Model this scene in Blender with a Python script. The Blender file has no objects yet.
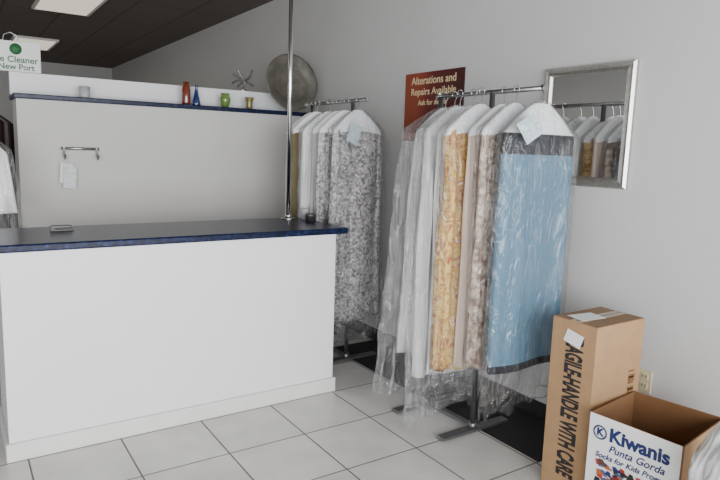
import bpy, bmesh, math, random
from mathutils import Vector, Matrix, noise
C=bpy.context; S=C.scene
PI=math.pi

# ---------------------------------------------------------------- materials
def srgb(r,g,b):
    f=lambda c:(c/12.92 if c<=0.04045 else ((c+0.055)/1.055)**2.4)
    return (f(r/255),f(g/255),f(b/255),1)
def newmat(name):
    m=bpy.data.materials.new(name); m.use_nodes=True
    nt=m.node_tree; b=nt.nodes['Principled BSDF']; return m,nt,b
def mat(name,col,rough=.6,metal=0.,noise_amt=.0,noise_scale=8,bump=0.,bscale=40,coat=0.,emis=0.,spec=None,col2=None):
    m,nt,b=newmat(name); N=nt.nodes; L=nt.links
    b.inputs['Base Color'].default_value=col; b.inputs['Roughness'].default_value=rough
    b.inputs['Metallic'].default_value=metal
    if spec is not None: b.inputs['Specular IOR Level'].default_value=spec
    if coat: b.inputs['Coat Weight'].default_value=coat
    if emis: b.inputs['Emission Color'].default_value=col; b.inputs['Emission Strength'].default_value=emis
    tc=N.new('ShaderNodeTexCoord')
    if noise_amt or col2:
        n=N.new('ShaderNodeTexNoise'); n.inputs['Scale'].default_value=noise_scale; n.inputs['Detail'].default_value=5
        L.new(tc.outputs['Object'],n.inputs['Vector'])
        r=N.new('ShaderNodeValToRGB'); r.color_ramp.elements[0].position=.35; r.color_ramp.elements[1].position=.65
        k=1-noise_amt
        r.color_ramp.elements[0].color=(col[0]*k,col[1]*k,col[2]*k,1)
        r.color_ramp.elements[1].color=col2 if col2 else col
        L.new(n.outputs['Fac'],r.inputs['Fac']); L.new(r.outputs['Color'],b.inputs['Base Color'])
    if bump:
        n2=N.new('ShaderNodeTexNoise'); n2.inputs['Scale'].default_value=bscale; n2.inputs['Detail'].default_value=4
        L.new(tc.outputs['Object'],n2.inputs['Vector'])
        bp=N.new('ShaderNodeBump'); bp.inputs['Strength'].default_value=bump; bp.inputs['Distance'].default_value=.01
        L.new(n2.outputs['Fac'],bp.inputs['Height']); L.new(bp.outputs['Normal'],b.inputs['Normal'])
    return m
M={}
M['wall']=mat('wall_paint',srgb(201,201,201),.75,noise_amt=.03,noise_scale=1.5,bump=.08,bscale=120)
M['part']=mat('partition_paint',srgb(202,201,198),.7,noise_amt=.03,noise_scale=2,bump=.05,bscale=90)
M['white']=mat('white_paint',srgb(229,230,233),.45,noise_amt=.02,noise_scale=2,bump=.03,bscale=50)
M['trim']=mat('white_trim',srgb(222,221,219),.5,noise_amt=.05,noise_scale=6)
M['steel']=mat('brushed_steel',(.45,.45,.46,1),.3,1,noise_amt=.15,noise_scale=30)
M['chrome']=mat('chrome',(.75,.75,.76,1),.14,1)
M['darkmetal']=mat('dark_metal',(.12,.12,.125,1),.45,.7)
M['footmetal']=mat('foot_metal',(.22,.22,.225,1),.35,.85)
M['silver']=mat('silver_frame',(.62,.61,.58,1),.33,.9,noise_amt=.2,noise_scale=60)
M['mirror']=mat('mirror_glass',(.90,.91,.91,1),.015,1)
M['black']=mat('black_rubber',(.018,.018,.02,1),.75,bump=.3,bscale=200)
M['card']=mat('cardboard',srgb(166,132,96),.85,noise_amt=.1,noise_scale=14,bump=.1,bscale=60)
M['cardtop']=mat('cardboard_top',srgb(138,108,80),.85,noise_amt=.15,noise_scale=14,bump=.1,bscale=60)
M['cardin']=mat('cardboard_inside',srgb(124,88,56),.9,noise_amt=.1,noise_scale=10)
M['paper']=mat('paper',srgb(228,229,229),.7,bump=.15,bscale=25)
M['papercape']=mat('paper_cape',srgb(238,240,242),.6,bump=.2,bscale=18)
M['tagblue']=mat('tag_paper',srgb(196,216,222),.7,noise_amt=.35,noise_scale=60)
M['tagwhite']=mat('tag_white',srgb(222,226,230),.7,noise_amt=.2,noise_scale=50)
M['ink']=mat('black_ink',(.012,.012,.014,1),.6)
M['inkblue']=mat('navy_ink',srgb(22,38,92),.6)
M['inkgreen']=mat('green_ink',srgb(40,100,60),.6)
M['inkwhite']=mat('cream_ink',srgb(225,205,165),.6)
M['tape']=mat('packing_tape',srgb(166,142,106),.25,coat=.5)
M['outlet']=mat('ivory_plastic',srgb(206,196,160),.4)
M['redglass']=mat('red_glass',srgb(110,46,30),.15,coat=1)
M['blueglass']=mat('blue_glass',srgb(28,42,104),.12,coat=1)
M['greenglass']=mat('green_glass',srgb(104,134,64),.15,coat=1)
M['gold']=mat('olive_ceramic',srgb(120,112,56),.3,coat=.6)
M['ceramic']=mat('grey_ceramic',srgb(170,172,176),.3)
M['tray']=mat('pewter',(.15,.14,.12,1),.55,.35,noise_amt=.35,noise_scale=14)

def laminate():
    m,nt,b=newmat('blue_laminate');N=nt.nodes;L=nt.links
    tc=N.new('ShaderNodeTexCoord')
    n=N.new('ShaderNodeTexNoise');n.inputs['Scale'].default_value=30;n.inputs['Detail'].default_value=9;n.inputs['Roughness'].default_value=.75
    L.new(tc.outputs['Object'],n.inputs['Vector'])
    r=N.new('ShaderNodeValToRGB');e=r.color_ramp.elements
    e[0].position=.40;e[0].color=srgb(5,11,28);e[1].position=.66;e[1].color=srgb(50,66,108)
    x=e.new(.53);x.color=srgb(18,29,62)
    L.new(n.outputs['Fac'],r.inputs['Fac']);L.new(r.outputs['Color'],b.inputs['Base Color'])
    b.inputs['Roughness'].default_value=.28;b.inputs['Specular IOR Level'].default_value=.25
    return m
M['lam']=laminate()

def floor_mat():
    m,nt,b=newmat('floor_tiles');N=nt.nodes;L=nt.links
    tc=N.new('ShaderNodeTexCoord');sp=N.new('ShaderNodeSeparateXYZ');L.new(tc.outputs['Object'],sp.inputs[0])
    s=.4472
    def mth(op,a,bv=None,c=None):
        n=N.new('ShaderNodeMath');n.operation=op
        for i,v in enumerate((a,bv,c)):
            if v is None: continue
            if isinstance(v,(int,float)): n.inputs[i].default_value=v
            else: L.new(v,n.inputs[i])
        return n.outputs[0]
    ds=[];ids=[]
    for o,off in (('X',.6955),('Y',2.8718)):
        t=mth('DIVIDE',mth('SUBTRACT',sp.outputs[o],off),s)
        fr=mth('FRACT',mth('ADD',t,50.0)); ids.append(mth('FLOOR',mth('ADD',t,50.0)))
        ds.append(mth('MULTIPLY',mth('MINIMUM',fr,mth('SUBTRACT',1.0,fr)),s))
    d=mth('MINIMUM',ds[0],ds[1])
    mr=N.new('ShaderNodeMapRange');mr.inputs['From Min'].default_value=.003;mr.inputs['From Max'].default_value=.0055
    L.new(d,mr.inputs['Value'])
    cb=N.new('ShaderNodeCombineXYZ');L.new(ids[0],cb.inputs[0]);L.new(ids[1],cb.inputs[1])
    wn=N.new('ShaderNodeTexWhiteNoise');L.new(cb.outputs[0],wn.inputs['Vector'])
    n=N.new('ShaderNodeTexNoise');n.inputs['Scale'].default_value=5;n.inputs['Detail'].default_value=6
    L.new(tc.outputs['Object'],n.inputs['Vector'])
    r=N.new('ShaderNodeValToRGB');e=r.color_ramp.elements
    e[0].position=.3;e[0].color=srgb(198,197,193);e[1].position=.7;e[1].color=srgb(216,215,211)
    L.new(n.outputs['Fac'],r.inputs['Fac'])
    hv=N.new('ShaderNodeHueSaturation');L.new(r.outputs['Color'],hv.inputs['Color'])
    L.new(mth('ADD',mth('MULTIPLY',wn.outputs['Value'],.06),.97),hv.inputs['Value'])
    mx=N.new('ShaderNodeMix');mx.data_type='RGBA'
    L.new(mr.outputs['Result'],mx.inputs[0]);mx.inputs[6].default_value=srgb(104,100,94);L.new(hv.outputs['Color'],mx.inputs[7])
    L.new(mx.outputs[2],b.inputs['Base Color'])
    rr=mth('SUBTRACT',.75,mth('MULTIPLY',mr.outputs['Result'],.45));L.new(rr,b.inputs['Roughness'])
    bp=N.new('ShaderNodeBump');bp.inputs['Strength'].default_value=.5;bp.inputs['Distance'].default_value=.003
    L.new(mr.outputs['Result'],bp.inputs['Height']);L.new(bp.outputs['Normal'],b.inputs['Normal'])
    return m
M['floor']=floor_mat()

def ceil_mat():
    m,nt,b=newmat('ceiling_tiles');N=nt.nodes;L=nt.links
    tc=N.new('ShaderNodeTexCoord')
    br=N.new('ShaderNodeTexBrick');br.offset=0;br.inputs['Scale'].default_value=1
    br.inputs['Brick Width'].default_value=.61;br.inputs['Row Height'].default_value=1.22;br.inputs['Mortar Size'].default_value=.012
    br.inputs['Color1'].default_value=srgb(100,91,84);br.inputs['Color2'].default_value=srgb(94,86,79);br.inputs['Mortar'].default_value=srgb(74,68,62)
    L.new(tc.outputs['Object'],br.inputs['Vector']);L.new(br.outputs['Color'],b.inputs['Base Color'])
    b.inputs['Roughness'].default_value=.9
    return m
M['ceil']=ceil_mat()

def plastic_mat(name,haze=.03,crease_glint=.10,seed=0.,gl=.9):
    m,nt,b=newmat(name);N=nt.nodes;L=nt.links
    out=N['Material Output'];N.remove(b)
    tr=N.new('ShaderNodeBsdfTransparent');tr.inputs[0].default_value=(.95,.955,.96,1)
    tc=N.new('ShaderNodeTexCoord');mp=N.new('ShaderNodeMapping');mp.inputs['Scale'].default_value=(1,1,.3);mp.inputs['Location'].default_value=(seed,seed,0);mp.inputs['Rotation'].default_value=(.35,.3,0)
    L.new(tc.outputs['Object'],mp.inputs[0])
    n=N.new('ShaderNodeTexNoise');n.inputs['Scale'].default_value=12;n.inputs['Detail'].default_value=4;n.inputs['Distortion'].default_value=1.4;n.inputs['Roughness'].default_value=.5
    L.new(mp.outputs[0],n.inputs['Vector'])
    s1=N.new('ShaderNodeMath');s1.operation='SUBTRACT';s1.inputs[1].default_value=.5;L.new(n.outputs['Fac'],s1.inputs[0])
    s2=N.new('ShaderNodeMath');s2.operation='ABSOLUTE';L.new(s1.outputs[0],s2.inputs[0])
    bp=N.new('ShaderNodeBump');bp.inputs['Strength'].default_value=1;bp.inputs['Distance'].default_value=.055
    L.new(s2.outputs[0],bp.inputs['Height'])
    fr=N.new('ShaderNodeFresnel');fr.inputs['IOR'].default_value=1.5;L.new(bp.outputs['Normal'],fr.inputs['Normal'])
    fm=N.new('ShaderNodeMath');fm.operation='MULTIPLY';fm.inputs[1].default_value=gl;L.new(fr.outputs[0],fm.inputs[0])
    fc=N.new('ShaderNodeMath');fc.operation='MINIMUM';fc.inputs[1].default_value=.45;L.new(fm.outputs[0],fc.inputs[0])
    g=N.new('ShaderNodeBsdfGlossy');g.inputs['Roughness'].default_value=.11;L.new(bp.outputs['Normal'],g.inputs['Normal'])
    g.inputs['Color'].default_value=(1,1,1,1)
    df=N.new('ShaderNodeBsdfDiffuse');df.inputs['Color'].default_value=(.92,.93,.95,1)
    tl=N.new('ShaderNodeBsdfTranslucent');tl.inputs['Color'].default_value=(.92,.93,.95,1)
    m0=N.new('ShaderNodeMixShader');m0.inputs[0].default_value=.4;L.new(df.outputs[0],m0.inputs[1]);L.new(tl.outputs[0],m0.inputs[2])
    cr=N.new('ShaderNodeMapRange');cr.inputs['From Min'].default_value=0;cr.inputs['From Max'].default_value=.03;cr.inputs['To Min'].default_value=haze+crease_glint;cr.inputs['To Max'].default_value=haze  # whiter crease lines paint highlight streaks into the film, over its even haze
    L.new(s2.outputs[0],cr.inputs['Value'])
    m1=N.new('ShaderNodeMixShader');L.new(cr.outputs['Result'],m1.inputs[0]);L.new(tr.outputs[0],m1.inputs[1]);L.new(m0.outputs[0],m1.inputs[2])
    m2=N.new('ShaderNodeMixShader');L.new(fc.outputs[0],m2.inputs[0]);L.new(m1.outputs[0],m2.inputs[1]);L.new(g.outputs[0],m2.inputs[2])
    L.new(m2.outputs[0],out.inputs[0])
    return m
M['film']=plastic_mat('clear_garment_film',.02,.11)
M['film2']=plastic_mat('cloudy_garment_film',.08,.18,3.)
def lace_mat(name,c1,c2,scale,rough=.45,metal=0.):
    m,nt,b=newmat(name);N=nt.nodes;L=nt.links
    tc=N.new('ShaderNodeTexCoord');v=N.new('ShaderNodeTexVoronoi');v.inputs['Scale'].default_value=scale
    n=N.new('ShaderNodeTexNoise');n.inputs['Scale'].default_value=scale*.35;n.inputs['Detail'].default_value=5;n.inputs['Distortion'].default_value=1.5
    L.new(tc.outputs['Object'],v.inputs['Vector']);L.new(tc.outputs['Object'],n.inputs['Vector'])
    a=N.new('ShaderNodeMath');a.operation='MULTIPLY_ADD';a.inputs[1].default_value=.5;L.new(v.outputs['Distance'],a.inputs[0]);L.new(n.outputs['Fac'],a.inputs[2])
    r=N.new('ShaderNodeValToRGB');e=r.color_ramp.elements;e[0].position=.55;e[0].color=c1;e[1].position=.95;e[1].color=c2
    L.new(a.outputs[0],r.inputs['Fac']);L.new(r.outputs['Color'],b.inputs['Base Color']);b.inputs['Roughness'].default_value=rough
    bp=N.new('ShaderNodeBump');bp.inputs['Strength'].default_value=.5;bp.inputs['Distance'].default_value=.008
    L.new(a.outputs[0],bp.inputs['Height']);L.new(bp.outputs['Normal'],b.inputs['Normal'])
    return m
def floral_mat():
    m,nt,b=newmat('gold_floral_fabric');N=nt.nodes;L=nt.links
    tc=N.new('ShaderNodeTexCoord')
    v=N.new('ShaderNodeTexNoise');v.inputs['Scale'].default_value=10;v.inputs['Detail'].default_value=3;v.inputs['Distortion'].default_value=2.5
    L.new(tc.outputs['Object'],v.inputs['Vector'])
    r=N.new('ShaderNodeValToRGB');e=r.color_ramp.elements
    e[0].position=.3;e[0].color=srgb(148,80,58);e[1].position=.72;e[1].color=srgb(218,208,184)
    for p,c in ((.40,srgb(180,130,72)),(.5,srgb(208,182,116)),(.57,srgb(192,152,70)),(.64,srgb(156,96,76))):
        x=e.new(p);x.color=c
    L.new(v.outputs['Fac'],r.inputs['Fac']);L.new(r.outputs['Color'],b.inputs['Base Color']);b.inputs['Roughness'].default_value=.6
    return m
M['floral']=floral_mat()
M['lacewhite']=lace_mat('silver_lace',srgb(206,204,203),srgb(112,110,110),52)
M['lacepink']=lace_mat('beige_brown_lace',srgb(202,186,170),srgb(118,94,80),36)
M['satinwhite']=mat('white_satin',srgb(236,236,237),.45,noise_amt=.03,noise_scale=4)
M['satinpearl']=mat('pearl_satin',srgb(218,210,198),.4,noise_amt=.08,noise_scale=4)
M['blush']=mat('blush_satin',srgb(208,190,178),.45,noise_amt=.08,noise_scale=5)
M['greyfab']=mat('grey_fabric',srgb(180,180,184),.6,noise_amt=.15,noise_scale=6)
M['khaki']=mat('khaki_fabric',srgb(116,106,78),.8,noise_amt=.15,noise_scale=8)
M['darkfab']=mat('dark_fabric',srgb(58,56,60),.85,noise_amt=.2,noise_scale=6)
M['redfab']=mat('maroon_fabric',srgb(90,50,50),.85,noise_amt=.2,noise_scale=6)
M['bluefab']=mat('blue_fabric',srgb(86,124,148),.75,noise_amt=.05,noise_scale=4,bump=.1,bscale=60)
M['navyfab']=mat('slate_fabric',srgb(15,22,32),.7,noise_amt=.1,noise_scale=6)

# ---------------------------------------------------------------- helpers
def link(o,parent=None):
    S.collection.objects.link(o)
    if parent is not None: o.parent=parent
    return o
def empty(name,loc=(0,0,0)):
    e=bpy.data.objects.new(name,None); e.empty_display_size=.05; e.location=loc; link(e); return e
def obj_from_bm(bm,name,mats,parent=None,smooth=False,loc=(0,0,0)):
    bmesh.ops.recalc_face_normals(bm,faces=bm.faces[:])
    me=bpy.data.meshes.new(name); bm.to_mesh(me); bm.free()
    for m in (mats if isinstance(mats,list) else [mats]): me.materials.append(m)
    if smooth:
        for p in me.polygons: p.use_smooth=True
    o=bpy.data.objects.new(name,me); o.location=loc
    return link(o,parent)
def add_box(bm,x0,x1,y0,y1,z0,z1,mi=0,bev=0.):
    r=bmesh.ops.create_cube(bm,size=1)
    vs=r['verts']
    for v in vs:
        v.co=Vector(((x0+x1)/2+v.co.x*(x1-x0),(y0+y1)/2+v.co.y*(y1-y0),(z0+z1)/2+v.co.z*(z1-z0)))
    fs=set(f for v in vs for f in v.link_faces)
    for f in fs: f.material_index=mi
    if bev:
        es=list(set(e for v in vs for e in v.link_edges))
        r=bmesh.ops.bevel(bm,geom=es,offset=bev,segments=2,affect='EDGES',profile=.5)
        for f in r['faces']: f.material_index=mi
def box(name,x0,x1,y0,y1,z0,z1,m,parent=None,bev=0.):
    bm=bmesh.new(); add_box(bm,x0,x1,y0,y1,z0,z1,0,bev); return obj_from_bm(bm,name,m,parent)
def add_cyl(bm,p0,p1,r0,r1=None,seg=20,mi=0):
    p0=Vector(p0);p1=Vector(p1);r1=r0 if r1 is None else r1
    d=p1-p0;q=d.to_track_quat('Z','Y').to_matrix().to_4x4();q.translation=(p0+p1)/2
    r=bmesh.ops.create_cone(bm,cap_ends=True,segments=seg,radius1=r0,radius2=r1,depth=d.length,matrix=q)
    for f in set(f for v in r['verts'] for f in v.link_faces): f.material_index=mi; f.smooth=len(f.verts)==4
def lathe(name,prof,loc,m,parent=None,seg=36,rot=None):
    bm=bmesh.new();rings=[]
    for r,z in prof:
        rings.append([bm.verts.new((max(r,1e-4)*math.cos(2*PI*i/seg),max(r,1e-4)*math.sin(2*PI*i/seg),z)) for i in range(seg)])
    for a,b in zip(rings,rings[1:]):
        for i in range(seg): bm.faces.new((a[i],a[(i+1)%seg],b[(i+1)%seg],b[i]))
    bmesh.ops.remove_doubles(bm,verts=bm.verts,dist=3e-4)
    o=obj_from_bm(bm,name,m,parent,True,loc)
    if rot: o.rotation_euler=rot
    return o
def wire(name,pts,r,m,parent=None,cyclic=False,kind='POLY'):
    cu=bpy.data.curves.new(name,'CURVE');cu.dimensions='3D';cu.bevel_depth=r;cu.bevel_resolution=3;cu.use_fill_caps=True
    s=cu.splines.new('POLY');s.points.add(len(pts)-1)
    for i,p in enumerate(pts): s.points[i].co=(*p,1)
    s.use_cyclic_u=cyclic
    tmp=bpy.data.objects.new(name,cu);S.collection.objects.link(tmp)
    dg=C.evaluated_depsgraph_get();me=bpy.data.meshes.new_from_object(tmp.evaluated_get(dg))
    bpy.data.objects.remove(tmp);me.materials.clear();me.materials.append(m)
    for p in me.polygons:p.use_smooth=True
    o=bpy.data.objects.new(name,me);return link(o,parent)
def text(name,body,size,origin,xd,yd,m,parent=None,bold=0.,align='CENTER',shear=0.,ext=.0006,sx=1.):
    cu=bpy.data.curves.new(name,'FONT');cu.body=body;cu.size=size;cu.align_x=align;cu.align_y='CENTER';cu.offset=bold;cu.extrude=ext;cu.shear=shear
    tmp=bpy.data.objects.new(name,cu);S.collection.objects.link(tmp)
    dg=C.evaluated_depsgraph_get();me=bpy.data.meshes.new_from_object(tmp.evaluated_get(dg))
    bpy.data.objects.remove(tmp);me.materials.clear();me.materials.append(m)
    xd=Vector(xd).normalized();yd=Vector(yd).normalized();zd=xd.cross(yd)
    mt=Matrix((xd*sx,yd,zd)).transposed().to_4x4();mt.translation=Vector(origin)
    me.transform(mt)
    o=bpy.data.objects.new(name,me);return link(o,parent)
def quad(name,pts,m,parent=None,thick=0.0015):
    bm=bmesh.new();vs=[bm.verts.new(p) for p in pts];f=bm.faces.new(vs);bm.normal_update()
    n=f.normal.copy();r=bmesh.ops.extrude_face_region(bm,geom=[f])
    for v in r['geom']:
        if isinstance(v,bmesh.types.BMVert): v.co+=n*thick
    return obj_from_bm(bm,name,m,parent)

# ---------------------------------------------------------------- room shell
W=2.95;H=3.14;XL=-3.5;YB=14.;YF=-2.2
box('floor',XL,W,YF,YB,-.05,0,M['floor'])
box('ceiling',XL,W,YF,YB,H,H+.05,M['ceil'])
box('wall_right',W,W+.1,YF,YB,0,H,M['wall'])
box('wall_left',XL-.1,XL,YF,YB,0,H,M['wall'])
box('wall_back',XL,W,YB,YB+.1,0,H,M['wall'])
bm=bmesh.new()
add_box(bm,XL,W,YF-.1,YF,0,.35);add_box(bm,XL,W,YF-.1,YF,2.75,H);add_box(bm,XL,XL+.25,YF-.1,YF,.35,2.75);add_box(bm,W-.25,W,YF-.1,YF,.35,2.75)
obj_from_bm(bm,'wall_front',M['wall'])
bm=bmesh.new()
for i in range(5):
    x=XL+.25+(W-XL-.5)*i/4;add_box(bm,x-.03,x+.03,YF-.09,YF-.01,.35,2.75)
add_box(bm,XL+.25,W-.25,YF-.085,YF-.015,.35,.41);add_box(bm,XL+.25,W-.25,YF-.085,YF-.015,2.69,2.75)
obj_from_bm(bm,'window_1',M['darkmetal'])
box('baseboard_right',W-.012,W,YF,YB,0,.1,M['black'])

# partition with blue ledge and white backboard
pt=empty('partition_wall',(0,0,0))
box('partition_panel',.41,W,5.0,5.12,0,1.885,M['part'],pt)
box('partition_ledge',.39,W,4.965,5.3,1.885,1.92,M['lam'],pt,bev=.006)
box('partition_backboard',.39,2.62,5.2,5.25,1.92,2.085,M['white'],pt,bev=.004)
box('partition_backing',.41,W,5.12,5.3,0,1.885,M['part'],pt)

# counter
ct=empty('service_counter')
box('counter_body',.17,2.05,3.34,3.86,0,1.063,M['white'],ct)
bm=bmesh.new()
add_box(bm,.155,2.065,3.322,3.34,0,.095,0,.004);add_box(bm,2.05,2.066,3.34,3.86,0,.095,0,.004);add_box(bm,.154,.17,3.34,3.86,0,.095,0,.004)
obj_from_bm(bm,'counter_kickboard',M['trim'],ct)
box('counter_top',-.05,2.12,3.30,3.95,1.063,1.102,M['lam'],ct,bev=.008)

# pole
po=empty('support_pole')
bm=bmesh.new();PX=1.97
add_cyl(bm,(PX,3.86,1.102),(PX,3.86,H),.015);add_cyl(bm,(PX,3.86,1.102),(PX,3.86,1.112),.05);add_cyl(bm,(PX,3.86,1.112),(PX,3.86,1.14),.026,.02);add_cyl(bm,(PX,3.86,H-.012),(PX,3.86,H),.05)
obj_from_bm(bm,'pole_tube',M['chrome'],po)

# ceiling lights
def emit(name,c,s):
    m,nt,b=newmat(name);b.inputs['Base Color'].default_value=(.8,.8,.8,1);b.inputs['Emission Color'].default_value=c;b.inputs['Emission Strength'].default_value=s
    return m
M['lens']=emit('light_diffuser',srgb(250,240,218),.75)
for (x,y) in ((1.2,7.75),(1.2,11.4),(-1.8,7.75),(-1.8,11.4)):
    e=empty('ceiling_light')
    box('light_diffuser',x-.28,x+.28,y-.59,y+.59,H-.02,H-.004,M['lens'],e)
    bm=bmesh.new()
    add_box(bm,x-.31,x-.28,y-.62,y+.62,H-.03,H);add_box(bm,x+.28,x+.31,y-.62,y+.62,H-.03,H)
    add_box(bm,x-.28,x+.28,y-.62,y-.59,H-.03,H);add_box(bm,x-.28,x+.28,y+.59,y+.62,H-.03,H)
    obj_from_bm(bm,'light_frame',M['trim'],e)

# ---------------------------------------------------------------- garments
def shell_bm(zt,zb,hw,th,seed,amp,flare=0.,drop=.13,neck=.03,nz=44,na=96,skew=0.,hump=None,zjit=0.,close=True,crinkle=0.,bell=0.):
    rnd=random.Random(seed)
    waves=[(rnd.randint(5,9),rnd.uniform(0,6.28),rnd.uniform(.5,1)),(rnd.randint(10,17),rnd.uniform(0,6.28),rnd.uniform(.3,.7)),(rnd.randint(3,4),rnd.uniform(0,6.28),rnd.uniform(.4,.9))]
    bm=bmesh.new();rings=[]
    for j in range(nz+1):
        t=j/nz; t=t**1.25
        z=zt+(zb-zt)*t; dz=zt-z
        s=min(1,dz/drop)
        w=neck+(hw-neck)*(s**.8)
        w-=bell*math.exp(-((dz-.42)/.2)**2)
        w+=flare*max(0,dz-drop)
        d=max(.012,th*min(1,.25+dz/(drop*1.6)))
        a_=amp*min(1,dz/.5)
        ring=[]
        for i in range(na):
            a=2*PI*i/na
            c,s2=math.cos(a),math.sin(a)
            e=.6
            cx=math.copysign(abs(c)**e,c);sy=math.copysign(abs(s2)**.8,s2)
            rip=sum(q*math.sin(k*a+p+z*1.1*(1 if k%2 else -1)) for k,p,q in waves)
            nn=noise.noise(Vector((c*2+seed*3.1,s2*2,z*2.2)))
            x=w*cx*(1+.75*a_*rip)+a_*nn*.8
            y=d*sy+a_*rip*.55*(.35+.65*abs(sy))+a_*nn*.5
            if crinkle:
                r_=abs(noise.noise(Vector((x*7+seed,sy*2,z*2.5+x*4))))+.5*abs(noise.noise(Vector((x*15+seed,sy*3,z*7-x*7))))
                k=crinkle*min(1,dz/.2)*(1+.5*max(0,dz-.8))
                y+=math.copysign(k*(.35-r_),sy); x+=k*.5*noise.noise(Vector((seed,sy*3+x*4,z*9)))
            zz=z
            if j==nz and zjit: zz+=zjit*noise.noise(Vector((c*3+seed,s2*3,seed*1.7)))
            if hump and j==nz: zz-=hump*(abs(cx)**2)
            ring.append(bm.verts.new((x+skew*dz,y,zz)))
        rings.append(ring)
    for a,b in zip(rings,rings[1:]):
        for i in range(na): bm.faces.new((a[i],a[(i+1)%na],b[(i+1)%na],b[i]))
    if close:
        bm.faces.new(rings[-1])
    return bm
def hanger(parent,ztop,zr):
    R=.0195
    pts=[(R*math.cos(PI*1.15*(1-k/13)),0,zr+R*math.sin(PI*1.15*(1-k/13))) for k in range(14)]
    pts+= [(R*.9,0,zr-.012),(.004,0,zr-.03),(0,0,ztop-.005)]
    wire('hanger_hook',pts,.0024,M['steel'],parent)
    wire('hanger_frame',[(0,0,ztop-.01),(.16,0,ztop-.11),(.165,0,ztop-.122),(-.165,0,ztop-.122),(-.16,0,ztop-.11)],.0022,M['steel'],parent,True)
def hung(name,X,Y,zr,zb,hw,m,seed,th=.032,amp=.02,flare=0.,cape=True,film=None,filmlen=.12,filmhw=.02,rot=0.,skew=0.,tag=False,ztop=None,capelen=.2,filmamp=.02,drop=.15,bell=0.,fskew=0.):
    e=empty(name,(X,Y,0));e.rotation_euler=(0,0,rot)
    zt=(zr-.075) if ztop is None else ztop
    obj_from_bm(shell_bm(zt-.004,zb,hw,th,seed,amp,flare,drop=drop,skew=skew,bell=bell),'fabric',m,e,True)
    hanger(e,zt,zr)
    if cape:
        obj_from_bm(shell_bm(zt+.004,zt-capelen*.72,hw*1.03,th*1.1+.006,seed+50,amp*.35,0,drop=drop*1.02,nz=16,hump=capelen*.12,close=False),'paper_cape',M['papercape'],e,True)
    if film:
        obj_from_bm(shell_bm(zt+.012,zb-filmlen,hw+filmhw,th+.018,seed+90,filmamp,flare,drop=drop*.95,skew=skew+fskew,zjit=.12,close=False,crinkle=.022,nz=80,na=140),'plastic_cover',film,e,True)
    if tag:
        y=-th-.03
        quad('tag',[(-.15,y-.012,zt-.21),(-.06,y-.012,zt-.25),(-.01,y-.004,zt-.12),(-.10,y-.004,zt-.08)],M['tagblue'],e)
    return e
def rack(name,X,y0,y1,zr,posts,foot=(.27,.27)):
    e=empty(name)
    bm=bmesh.new()
    add_cyl(bm,(X,y0,zr),(X,y1,zr),.0125)
    for y in (y0,y1): add_cyl(bm,(X,y-.008,zr),(X,y+.008,zr),.018)
    obj_from_bm(bm,'rail',M['steel'],e)
    bm=bmesh.new()
    for y in posts:
        add_cyl(bm,(X,y,.02),(X,y,zr-.005),.015)
        add_box(bm,X-foot[0],X+foot[1],y-.03,y+.03,0.007,.024,0,.003)
        add_cyl(bm,(X,y,.02),(X,y,.06),.026)
    add_box(bm,X-.02,X+.02,min(posts),max(posts),.024,.04)
    obj_from_bm(bm,'stand',M['footmetal'],e)
    return e
ZR=1.93;XR=2.45
rack('garment_rack',XR,2.07,2.86,ZR,(2.42,2.84),foot=(.25,.27))
box('rubber_floor_mat',2.5,W-.02,1.98,4.1,0,.006,M['black'])

e=empty('hung_blue_garment',(XR+.01,2.09,0))
def slab(zt,zb,hw,th,seed,amp,mi_bands,mats,name):
    bm=bmesh.new();nz=60;na=80;rings=[]
    for j in range(nz+1):
        z=zt+(zb-zt)*j/nz;ring=[]
        for i in range(na):
            a=2*PI*i/na;c,s=math.cos(a),math.sin(a)
            cx=math.copysign(abs(c)**.4,c);sy=math.copysign(abs(s)**.5,s)
            n=noise.noise(Vector((cx*1.5+seed,z*1.3,0)));n2=noise.noise(Vector((cx*3,z*.7,seed)))
            drop=.03*(cx**4) if j==0 else 0
            k=min(1,(zt-z)/.06+.25)
            ring.append(bm.verts.new((hw*cx+amp*.4*n,th*sy*k+amp*n+amp*.5*n2,z-drop*.7)))
        rings.append(ring)
    for j,(a,b) in enumerate(zip(rings,rings[1:])):
        zc=(a[0].co.z+b[0].co.z)/2
        mi=0
        for (lo,hi,k) in mi_bands:
            if lo<=zc<=hi: mi=k
        for i in range(na):
            f=bm.faces.new((a[i],a[(i+1)%na],b[(i+1)%na],b[i]));f.material_index=mi
    f=bm.faces.new(rings[0]);f.material_index=1;f=bm.faces.new(rings[-1]);f.material_index=1
    return obj_from_bm(bm,name,mats,e,True)
slab(1.725,.50,.256,.03,2,.02,[(1.60,1.8,1),(.48,.55,1)],[M['bluefab'],M['navyfab']],'folded_fabric')
hanger(e,1.85,ZR)
obj_from_bm(shell_bm(1.855,1.705,.250,.045,7,.006,0,drop=.15,neck=.05,nz=16,close=False),'paper_cape',M['papercape'],e,True)
obj_from_bm(shell_bm(1.872,.30,.285,.055,12,.018,0,drop=.17,zjit=.14,close=False,crinkle=.018,nz=80,na=140),'plastic_cover',M['film'],e,True)
quad('tag',[(-.27,-.09,1.74),(-.20,-.10,1.65),(-.09,-.10,1.71),(-.16,-.09,1.80)],M['tagblue'],e)

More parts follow.
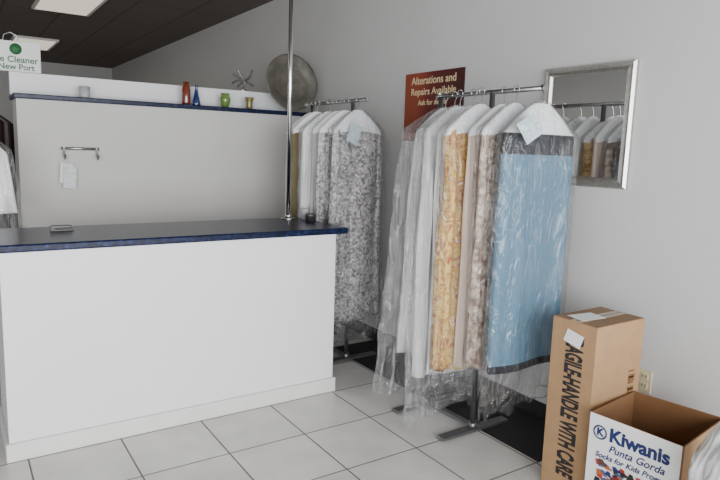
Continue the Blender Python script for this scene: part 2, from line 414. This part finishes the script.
hung('hung_beige_gown',XR-.04,2.215,ZR,.50,.24,M['lacepink'],3,amp=.022,film=M['film'],filmlen=.02,rot=.06)
hung('hung_blush_gown',XR-.02,2.315,ZR,.47,.23,M['blush'],4,amp=.028,rot=-.03)
hung('hung_floral_gown',XR-.09,2.41,ZR,.44,.25,M['floral'],5,amp=.035,film=M['film'],filmlen=.1,rot=.05,bell=.02)
hung('hung_white_gown',XR-.04,2.52,ZR,.36,.23,M['satinwhite'],6,amp=.03,rot=-.05)
hung('hung_satin_gown',XR-.05,2.62,ZR,.32,.24,M['satinwhite'],8,amp=.035,film=M['film2'],filmlen=.24,filmhw=.04,tag=True,filmamp=.03)
hung('hung_pearl_dress',XR-.0,2.72,ZR,.40,.24,M['satinpearl'],9,amp=.028,rot=.04,bell=.03)
hung('hung_ivory_gown',XR+.01,2.81,ZR,.40,.21,M['satinwhite'],10,amp=.028,film=M['film'],filmlen=.26,filmhw=.08,flare=.05,filmamp=.04,tag=True,fskew=-.02)

ZR1=1.95
rack('garment_rack',XR,3.62,4.5,ZR1,(3.8,4.4))
hung('hung_lace_gown',XR-.02,3.70,ZR1,.36,.21,M['lacewhite'],21,amp=.03,film=M['film'],filmlen=.14,filmhw=.03,tag=True,rot=.05,flare=.02)
hung('hung_beaded_gown',XR-.04,3.83,ZR1,.30,.22,M['lacewhite'],22,amp=.028,rot=-.05)
hung('hung_grey_gown',XR-.03,3.95,ZR1,.35,.22,M['greyfab'],23,amp=.02,tag=True)
hung('hung_bridal_gown',XR-.04,4.06,ZR1,.3,.23,M['satinwhite'],24,amp=.03,film=M['film2'],filmlen=.1)
hung('hung_khaki_trousers',XR-.08,4.18,ZR1,.6,.22,M['khaki'],25,amp=.02)
hung('hung_silver_gown',XR-.05,4.3,ZR1,.4,.23,M['greyfab'],26,amp=.02)

rack('garment_rack',.06,4.3,4.75,1.74,(4.7,),foot=(.2,.2))
hung('hung_white_shirt',.09,4.4,1.74,1.14,.21,M['satinwhite'],31,amp=.02,cape=False,flare=.12,film=M['film'],filmlen=.1)
rack('garment_rack',.1,6.0,7.4,1.98,(6.1,7.3))
for i,m in enumerate((M['darkfab'],M['redfab'],M['greyfab'],M['khaki'],M['darkfab'])):
    hung('hung_dark_coat',.12+.04*i,6.15+.22*i,1.98,.6,.26,m,40+i,amp=.025,cape=False)

# ---------------------------------------------------------------- mirror
mr=empty('wall_mirror')
y0,y1,z0,z1=1.90,2.48,1.44,2.10
bm=bmesh.new()
prof=[(0,0.004),(0,.018),(.012,.03),(.028,.024),(.044,.028),(.052,.012),(.052,.004)]
cor=[(y0,z0,1,1),(y1,z0,-1,1),(y1,z1,-1,-1),(y0,z1,1,-1)]
rings=[]
for (y,z,sy,sz) in cor:
    rings.append([bm.verts.new((W-d,y+sy*o,z+sz*o)) for o,d in prof])
for k in range(4):
    a,b=rings[k],rings[(k+1)%4]
    for i in range(len(prof)-1): bm.faces.new((a[i],b[i],b[i+1],a[i+1]))
obj_from_bm(bm,'frame',M['silver'],mr)
box('glass',W-.012,W-.001,y0+.045,y1-.045,z0+.045,z1-.045,M['mirror'],mr)

# poster
def poster_mat():
    m,nt,b=newmat('poster_print');N=nt.nodes;L=nt.links
    tc=N.new('ShaderNodeTexCoord');sp=N.new('ShaderNodeSeparateXYZ');L.new(tc.outputs['Generated'],sp.inputs[0])
    n=N.new('ShaderNodeTexNoise');n.inputs['Scale'].default_value=4;L.new(tc.outputs['Object'],n.inputs['Vector'])
    a=N.new('ShaderNodeMath');a.operation='MULTIPLY_ADD';a.inputs[1].default_value=.35;L.new(n.outputs['Fac'],a.inputs[0]);L.new(sp.outputs['Y'],a.inputs[2])
    r=N.new('ShaderNodeValToRGB');e=r.color_ramp.elements
    e[0].position=.2;e[0].color=srgb(60,18,18);e[1].position=1.0;e[1].color=srgb(140,60,34)
    x=e.new(.75);x.color=srgb(96,24,22)
    L.new(a.outputs[0],r.inputs['Fac']);L.new(r.outputs['Color'],b.inputs['Base Color']);b.inputs['Roughness'].default_value=.4
    return m
pp=empty('alterations_poster')
box('poster_sheet',W-.008,W-.001,3.18,3.83,1.68,2.18,poster_mat(),pp)
for i,(s,sz) in enumerate((('Alterations and',.08),('Repairs Available',.073),('Ask for details',.055))):
    text('lettering',s,sz,(W-.0095,3.505,2.12-.08*i),(0,-1,0),(0,0,1),M['inkwhite'],pp,.0006)

# outlet
ou=empty('wall_outlet')
box('cover_plate',W-.008,W,1.66,1.735,.40,.52,M['outlet'],ou,bev=.003)
bm=bmesh.new()
for z in (.435,.485):
    add_box(bm,W-.012,W-.006,1.678,1.717,z-.017,z+.017,0,.002)
    for y in (1.689,1.706): add_box(bm,W-.0128,W-.0118,y-.002,y+.002,z-.004,z+.009,1)
obj_from_bm(bm,'sockets',[M['outlet'],M['ink']],ou)

# ---------------------------------------------------------------- tall carton
tb=empty('tall_cardboard_box')
x0,x1,y0,y1,h=2.355,2.72,1.595,1.84,.85
box('carton',x0,x1,y0,y1,0,h,M['card'],tb,bev=.004)
box('top_flaps',x0+.004,x1-.004,y0+.004,y1-.004,h-.001,h+.001,M['cardtop'],tb)
box('top_flap_seam',x0+.01,x1-.01,(y0+y1)/2-.002,(y0+y1)/2+.002,h-.001,h+.0025,M['ink'],tb)
box('packing_tape',x0,x1,(y0+y1)/2-.03,(y0+y1)/2+.03,h,h+.002,M['tape'],tb)
text('fragile_lettering','FRAGILE-HANDLE WITH CARE',.125,(x0-.001,(y0+y1)/2-.005,.44),(0,0,-1),(0,-1,0),M['ink'],tb,.005,sx=.41)
quad('shipping_label',[(x0-.003,1.75,.81),(x0-.003,1.66,.79),(x0-.003,1.68,.73),(x0-.003,1.77,.75)],M['paper'],tb)
quad('packing_slip',[(x0+.03,1.70,h+.003),(x0+.18,1.68,h+.003),(x0+.20,1.78,h+.003),(x0+.05,1.80,h+.003)],M['paper'],tb,.001)
for i in range(4):
    box('print_mark',x0+.27,x0+.31,y0-.003,y0-.001,.60-.03*i,.607-.03*i,M['cardin'],tb)
for i in range(3):
    box('print_arrow',x0+.27,x0+.315,y0-.003,y0-.001,.55-.06*i,.585-.06*i,M['cardin'],tb)

# ---------------------------------------------------------------- open donation box
kb=empty('donation_box')
A=Vector((2.275,1.54,0));B=Vector((2.67,1.585,0));Cc=Vector((2.735,1.20,0));D=Vector((2.31,1.145,0));hk=.5
def wallseg(bm,p,q,inw,z0,z1,mi_out,mi_in,t=.006):
    p2=p+inw*t;q2=q+inw*t
    v=[bm.verts.new((a.x,a.y,z)) for a,z in ((p,z0),(q,z0),(q,z1),(p,z1),(p2,z0),(q2,z0),(q2,z1),(p2,z1))]
    for idx,mi in (((0,1,2,3),mi_out),((5,4,7,6),mi_in),((3,2,6,7),mi_in),((1,0,4,5),mi_in),((0,3,7,4),mi_in),((2,1,5,6),mi_in)):
        f=bm.faces.new([v[i] for i in idx]);f.material_index=mi
cen=(A+B+Cc+D)/4
bm=bmesh.new()
for p,q,mo in ((A,D,2),(D,Cc,0),(Cc,B,0),(B,A,0)):
    dd=(q-p).normalized();inw=Vector((dd.y,-dd.x,0))
    if inw.dot(cen-p)<0: inw=-inw
    wallseg(bm,p,q,inw,0,hk,mo,1)
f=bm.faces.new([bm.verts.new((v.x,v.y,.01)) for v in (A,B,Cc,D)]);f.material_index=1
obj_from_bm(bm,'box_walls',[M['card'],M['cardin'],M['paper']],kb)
xd=(D-A).normalized();nrm=Vector((xd.y,-xd.x,0)); 
if nrm.x>0: nrm=-nrm
def onface(u,z,off=.0015): p=A+xd*u+nrm*off; return (p.x,p.y,z)
text('title_lettering','Kiwanis',.082,onface(.222,.428),xd,(0,0,1),M['inkblue'],kb,.003)
text('subtitle_lettering','Punta Gorda',.046,onface(.215,.368),xd,(0,0,1),M['inkblue'],kb,.0006,shear=.3)
text('programme_lettering','Socks for Kids Program',.034,onface(.20,.325),xd,(0,0,1),M['inkblue'],kb,.0006,shear=.3)
bm=bmesh.new();vs=[];n=32
for rr in (.032,.025):
    vs.append([bm.verts.new(onface(.052+rr*math.cos(2*PI*i/n),.425+rr*math.sin(2*PI*i/n),.002)) for i in range(n)])
for i in range(n): bm.faces.new((vs[0][i],vs[0][(i+1)%n],vs[1][(i+1)%n],vs[1][i]))
obj_from_bm(bm,'emblem_ring',M['inkblue'],kb)
text('emblem_letter','K',.046,onface(.052,.425,.002),xd,(0,0,1),M['inkblue'],kb,.002)
rnd=random.Random(4)
cols=[srgb(30,40,100),srgb(160,40,40),srgb(30,30,34),srgb(80,56,50),srgb(170,90,50),srgb(60,90,130),srgb(110,30,40)]
pm=[mat('shoe_print_%d'%i,c,.6) for i,c in enumerate(cols)]
bm=bmesh.new()
for i in range(70):
    u=rnd.uniform(.06,.33);z=rnd.uniform(.17,.298);w=rnd.uniform(.018,.026);hh=rnd.uniform(.011,.016);a=rnd.uniform(-.5,.5)
    off=.002+.00004*i
    shape=[(-1,-.6),(1,-.6),(1.1,0),(.4,.3),(0,1),(-.9,1)]
    f=bm.faces.new([bm.verts.new(onface(u+(px*math.cos(a)-pz*math.sin(a))*w*.8,z+(px*math.sin(a)+pz*math.cos(a))*hh,off)) for px,pz in shape]);f.material_index=i%7
obj_from_bm(bm,'shoe_picture',pm,kb)

# plastic-wrapped laundry bag at the right
lb=empty('laundry_bag',(2.25,.925,0))
bm=bmesh.new();bmesh.ops.create_icosphere(bm,subdivisions=6,radius=1)
for v in bm.verts:
    p=v.co.copy();n=noise.noise(p*1.7)*.18+noise.noise(p*4)*.08
    z=(p.z+1)*.5
    r_=.145*(1+n)-.02*abs(noise.noise(Vector((p.x*5,p.y*5,p.z*2))))
    k=(abs(p.x)**2+abs(p.y)**2)**.5
    q=(k**.55)/(k if k>1e-4 else 1)
    rr=r_*q*(1-.25*max(0,z-.7)/.3)
    v.co=Vector((p.x*rr,p.y*rr,z*.74+.02*n*z))
obj_from_bm(bm,'bag_body',mat('bag_plastic',srgb(214,216,218),.25,bump=.8,bscale=18,coat=.6),lb,True)
lathe('tied_neck',[(.07,.68),(.035,.72),(.018,.745),(.02,.755),(.05,.80),(.045,.80),(.012,.755),(0,.75)],(0,0,0),M['film2'],lb)

# ---------------------------------------------------------------- ledge objects
ZL=1.92;YL=5.07
k=1.2
lathe('round_tray',[(r*k,z*k) for r,z in [(0,.0),(.13,.0),(.145,.006),(.155,.018),(.205,.026),(.212,.03),(.212,.034),(.2,.032),(.15,.026),(.138,.012),(.125,.006),(0,.006)]],(2.59,5.07,ZL+.255),[M['tray']],rot=(math.radians(80),0,0))
lathe('red_glass_bottle',[(0,0),(.032,0),(.036,.02),(.036,.13),(.03,.15),(.024,.16),(.026,.185),(.02,.185),(.018,.16),(0,.15)],(1.64,YL,ZL),M['redglass'])
lathe('blue_glass_vase',[(0,0),(.034,0),(.036,.01),(.024,.07),(.013,.12),(.011,.155),(.017,.165),(.01,.16),(0,.12)],(1.725,YL,ZL),M['blueglass'])
lathe('green_vase',[(0,0),(.022,0),(.034,.02),(.045,.055),(.045,.08),(.034,.1),(.04,.118),(.03,.11),(0,.09)],(1.975,YL,ZL),M['greenglass'])
lathe('olive_pot',[(0,0),(.024,0),(.03,.02),(.028,.05),(.036,.085),(.042,.1),(.034,.095),(0,.06)],(2.195,YL,ZL),M['gold'])
lathe('grey_cup',[(0,0),(.035,0),(.037,.01),(.04,.085),(.036,.085),(.034,.02),(0,.015)],(.87,YL,ZL),M['ceramic'])
sc=empty('metal_sculpture')
X=2.2;Y=5.225;Z=2.085
lathe('sculpture_base',[(0,0),(.045,0),(.045,.01),(.01,.02),(0,.02)],(X,Y,Z),M['chrome'],sc)
def swoosh(pts,r):
    P=[Vector(p) for p in pts];P=[P[0]*2-P[1]]+P+[P[-1]*2-P[-2]];out=[]
    for i in range(1,len(P)-2):
        for k in range(8):
            t=k/8;a,b,c,d=P[i-1:i+3]
            out.append(tuple(.5*((2*b)+(c-a)*t+(2*a-5*b+4*c-d)*t*t+(3*b-a-3*c+d)*t**3)))
    out.append(tuple(P[-2]));return wire('sculpture_arm',out,r,M['footmetal'],sc)
swoosh([(X,Y,Z+.015),(X+.02,Y,Z+.07),(X-.03,Y,Z+.11),(X-.09,Y,Z+.14)],.009)
swoosh([(X-.05,Y,Z+.03),(X+.0,Y,Z+.08),(X+.06,Y,Z+.12),(X+.09,Y,Z+.19)],.009)
swoosh([(X-.1,Y,Z+.06),(X-.04,Y,Z+.09),(X+.04,Y,Z+.08),(X+.1,Y,Z+.05)],.008)
swoosh([(X-.05,Y,Z+.18),(X-.02,Y,Z+.13),(X+.02,Y,Z+.09)],.007)

hr=empty('coat_hook_rail')
bm=bmesh.new();add_cyl(bm,(.68,4.975,1.545),(.94,4.975,1.545),.011)
for x in (.71,.91): add_cyl(bm,(x,4.975,1.545),(x,5.0,1.545),.012)
obj_from_bm(bm,'bar',M['steel'],hr)
for x in (.70,.925):
    wire('hook',[(x,4.97,1.555),(x,4.965,1.50),(x,4.955,1.475),(x,4.935,1.468),(x,4.92,1.48),(x,4.915,1.50)],.007,M['steel'],hr)
tg=empty('paper_tags')
quad('front_tag',[(.68,4.93,1.26),(.765,4.93,1.25),(.775,4.935,1.41),(.69,4.935,1.42)],M['tagwhite'],tg)
quad('back_tag',[(.66,4.95,1.30),(.74,4.95,1.27),(.755,4.952,1.43),(.67,4.952,1.44)],M['paper'],tg)
wire('string',[(.70,4.925,1.485),(.71,4.94,1.41)],.002,M['paper'],tg)

sg=empty('cleaners_sign')
ys=5.225
box('sign_board',.17,.60,ys-.02,ys,2.087,2.30,M['paper'],sg,bev=.003)
text('sign_lettering','The Cleaner',.062,(.425,ys-.0215,2.17),(1,0,0),(0,0,1),M['inkgreen'],sg,.001)
text('sign_lettering','New Port',.058,(.44,ys-.0215,2.118),(1,0,0),(0,0,1),M['inkgreen'],sg,.001)
lathe('globe_emblem',[(0,0),(.04,0),(.04,.002),(0,.002)],(.44,ys-.02,2.245),M['inkgreen'],sg,rot=(PI/2,0,0))
wire('sign_handle',[(.36,ys-.01,2.30),(.37,ys-.01,2.34),(.41,ys-.01,2.36),(.45,ys-.01,2.34),(.46,ys-.01,2.30)],.005,M['steel'],sg)

lathe('candle_tin',[(0,0),(.034,0),(.034,.035),(.036,.037),(.036,.05),(0,.052)],(2.06,3.70,1.102),[M['darkmetal']])
lathe('ceramic_jar',[(0,0),(.03,0),(.03,.05),(.032,.055),(.032,.075),(0,.077)],(2.085,3.83,1.102),[M['ceramic']])
st=empty('desk_stapler')
bm=bmesh.new();add_box(bm,.44,.56,3.72,3.75,1.102,1.112,0,.003);add_box(bm,.44,.55,3.722,3.748,1.118,1.135,0,.005);add_box(bm,.44,.465,3.725,3.745,1.11,1.12)
obj_from_bm(bm,'stapler_body',M['darkmetal'],st)

# ---------------------------------------------------------------- light
w=bpy.data.worlds.new('overcast_sky');S.world=w;w.use_nodes=True
bg=w.node_tree.nodes['Background'];bg.inputs[0].default_value=(.94,.975,1,1);bg.inputs[1].default_value=2.0
def area(name,loc,rot,sx,sy,p,col):
    l=bpy.data.lights.new(name,'AREA');l.shape='RECTANGLE';l.size=sx;l.size_y=sy;l.energy=p;l.color=col
    o=bpy.data.objects.new(name,l);o.location=loc;o.rotation_euler=rot;link(o);return o
area('window_daylight',(-.3,YF+.05,1.55),(PI/2,0,0),5.6,2.3,450,(.99,.992,1))
area('back_room_light',(-.5,9,H-.05),(0,0,0),3,4,35,(1,.95,.87))

# ---------------------------------------------------------------- camera
cam=bpy.data.cameras.new('camera');cam.sensor_width=36;cam.lens=612.37/720*36;cam.clip_end=100
co=bpy.data.objects.new('camera',cam);link(co)
r2=Vector((.83285322,-.55261608,.03116063));u2=Vector((.05467522,.1381631,.98889917));bk=Vector((-.55078684,-.82190415,.14528399))
m=Matrix((r2,u2,bk)).transposed().to_4x4();m.translation=Vector((0,0,1.6));co.matrix_world=m
S.camera=co
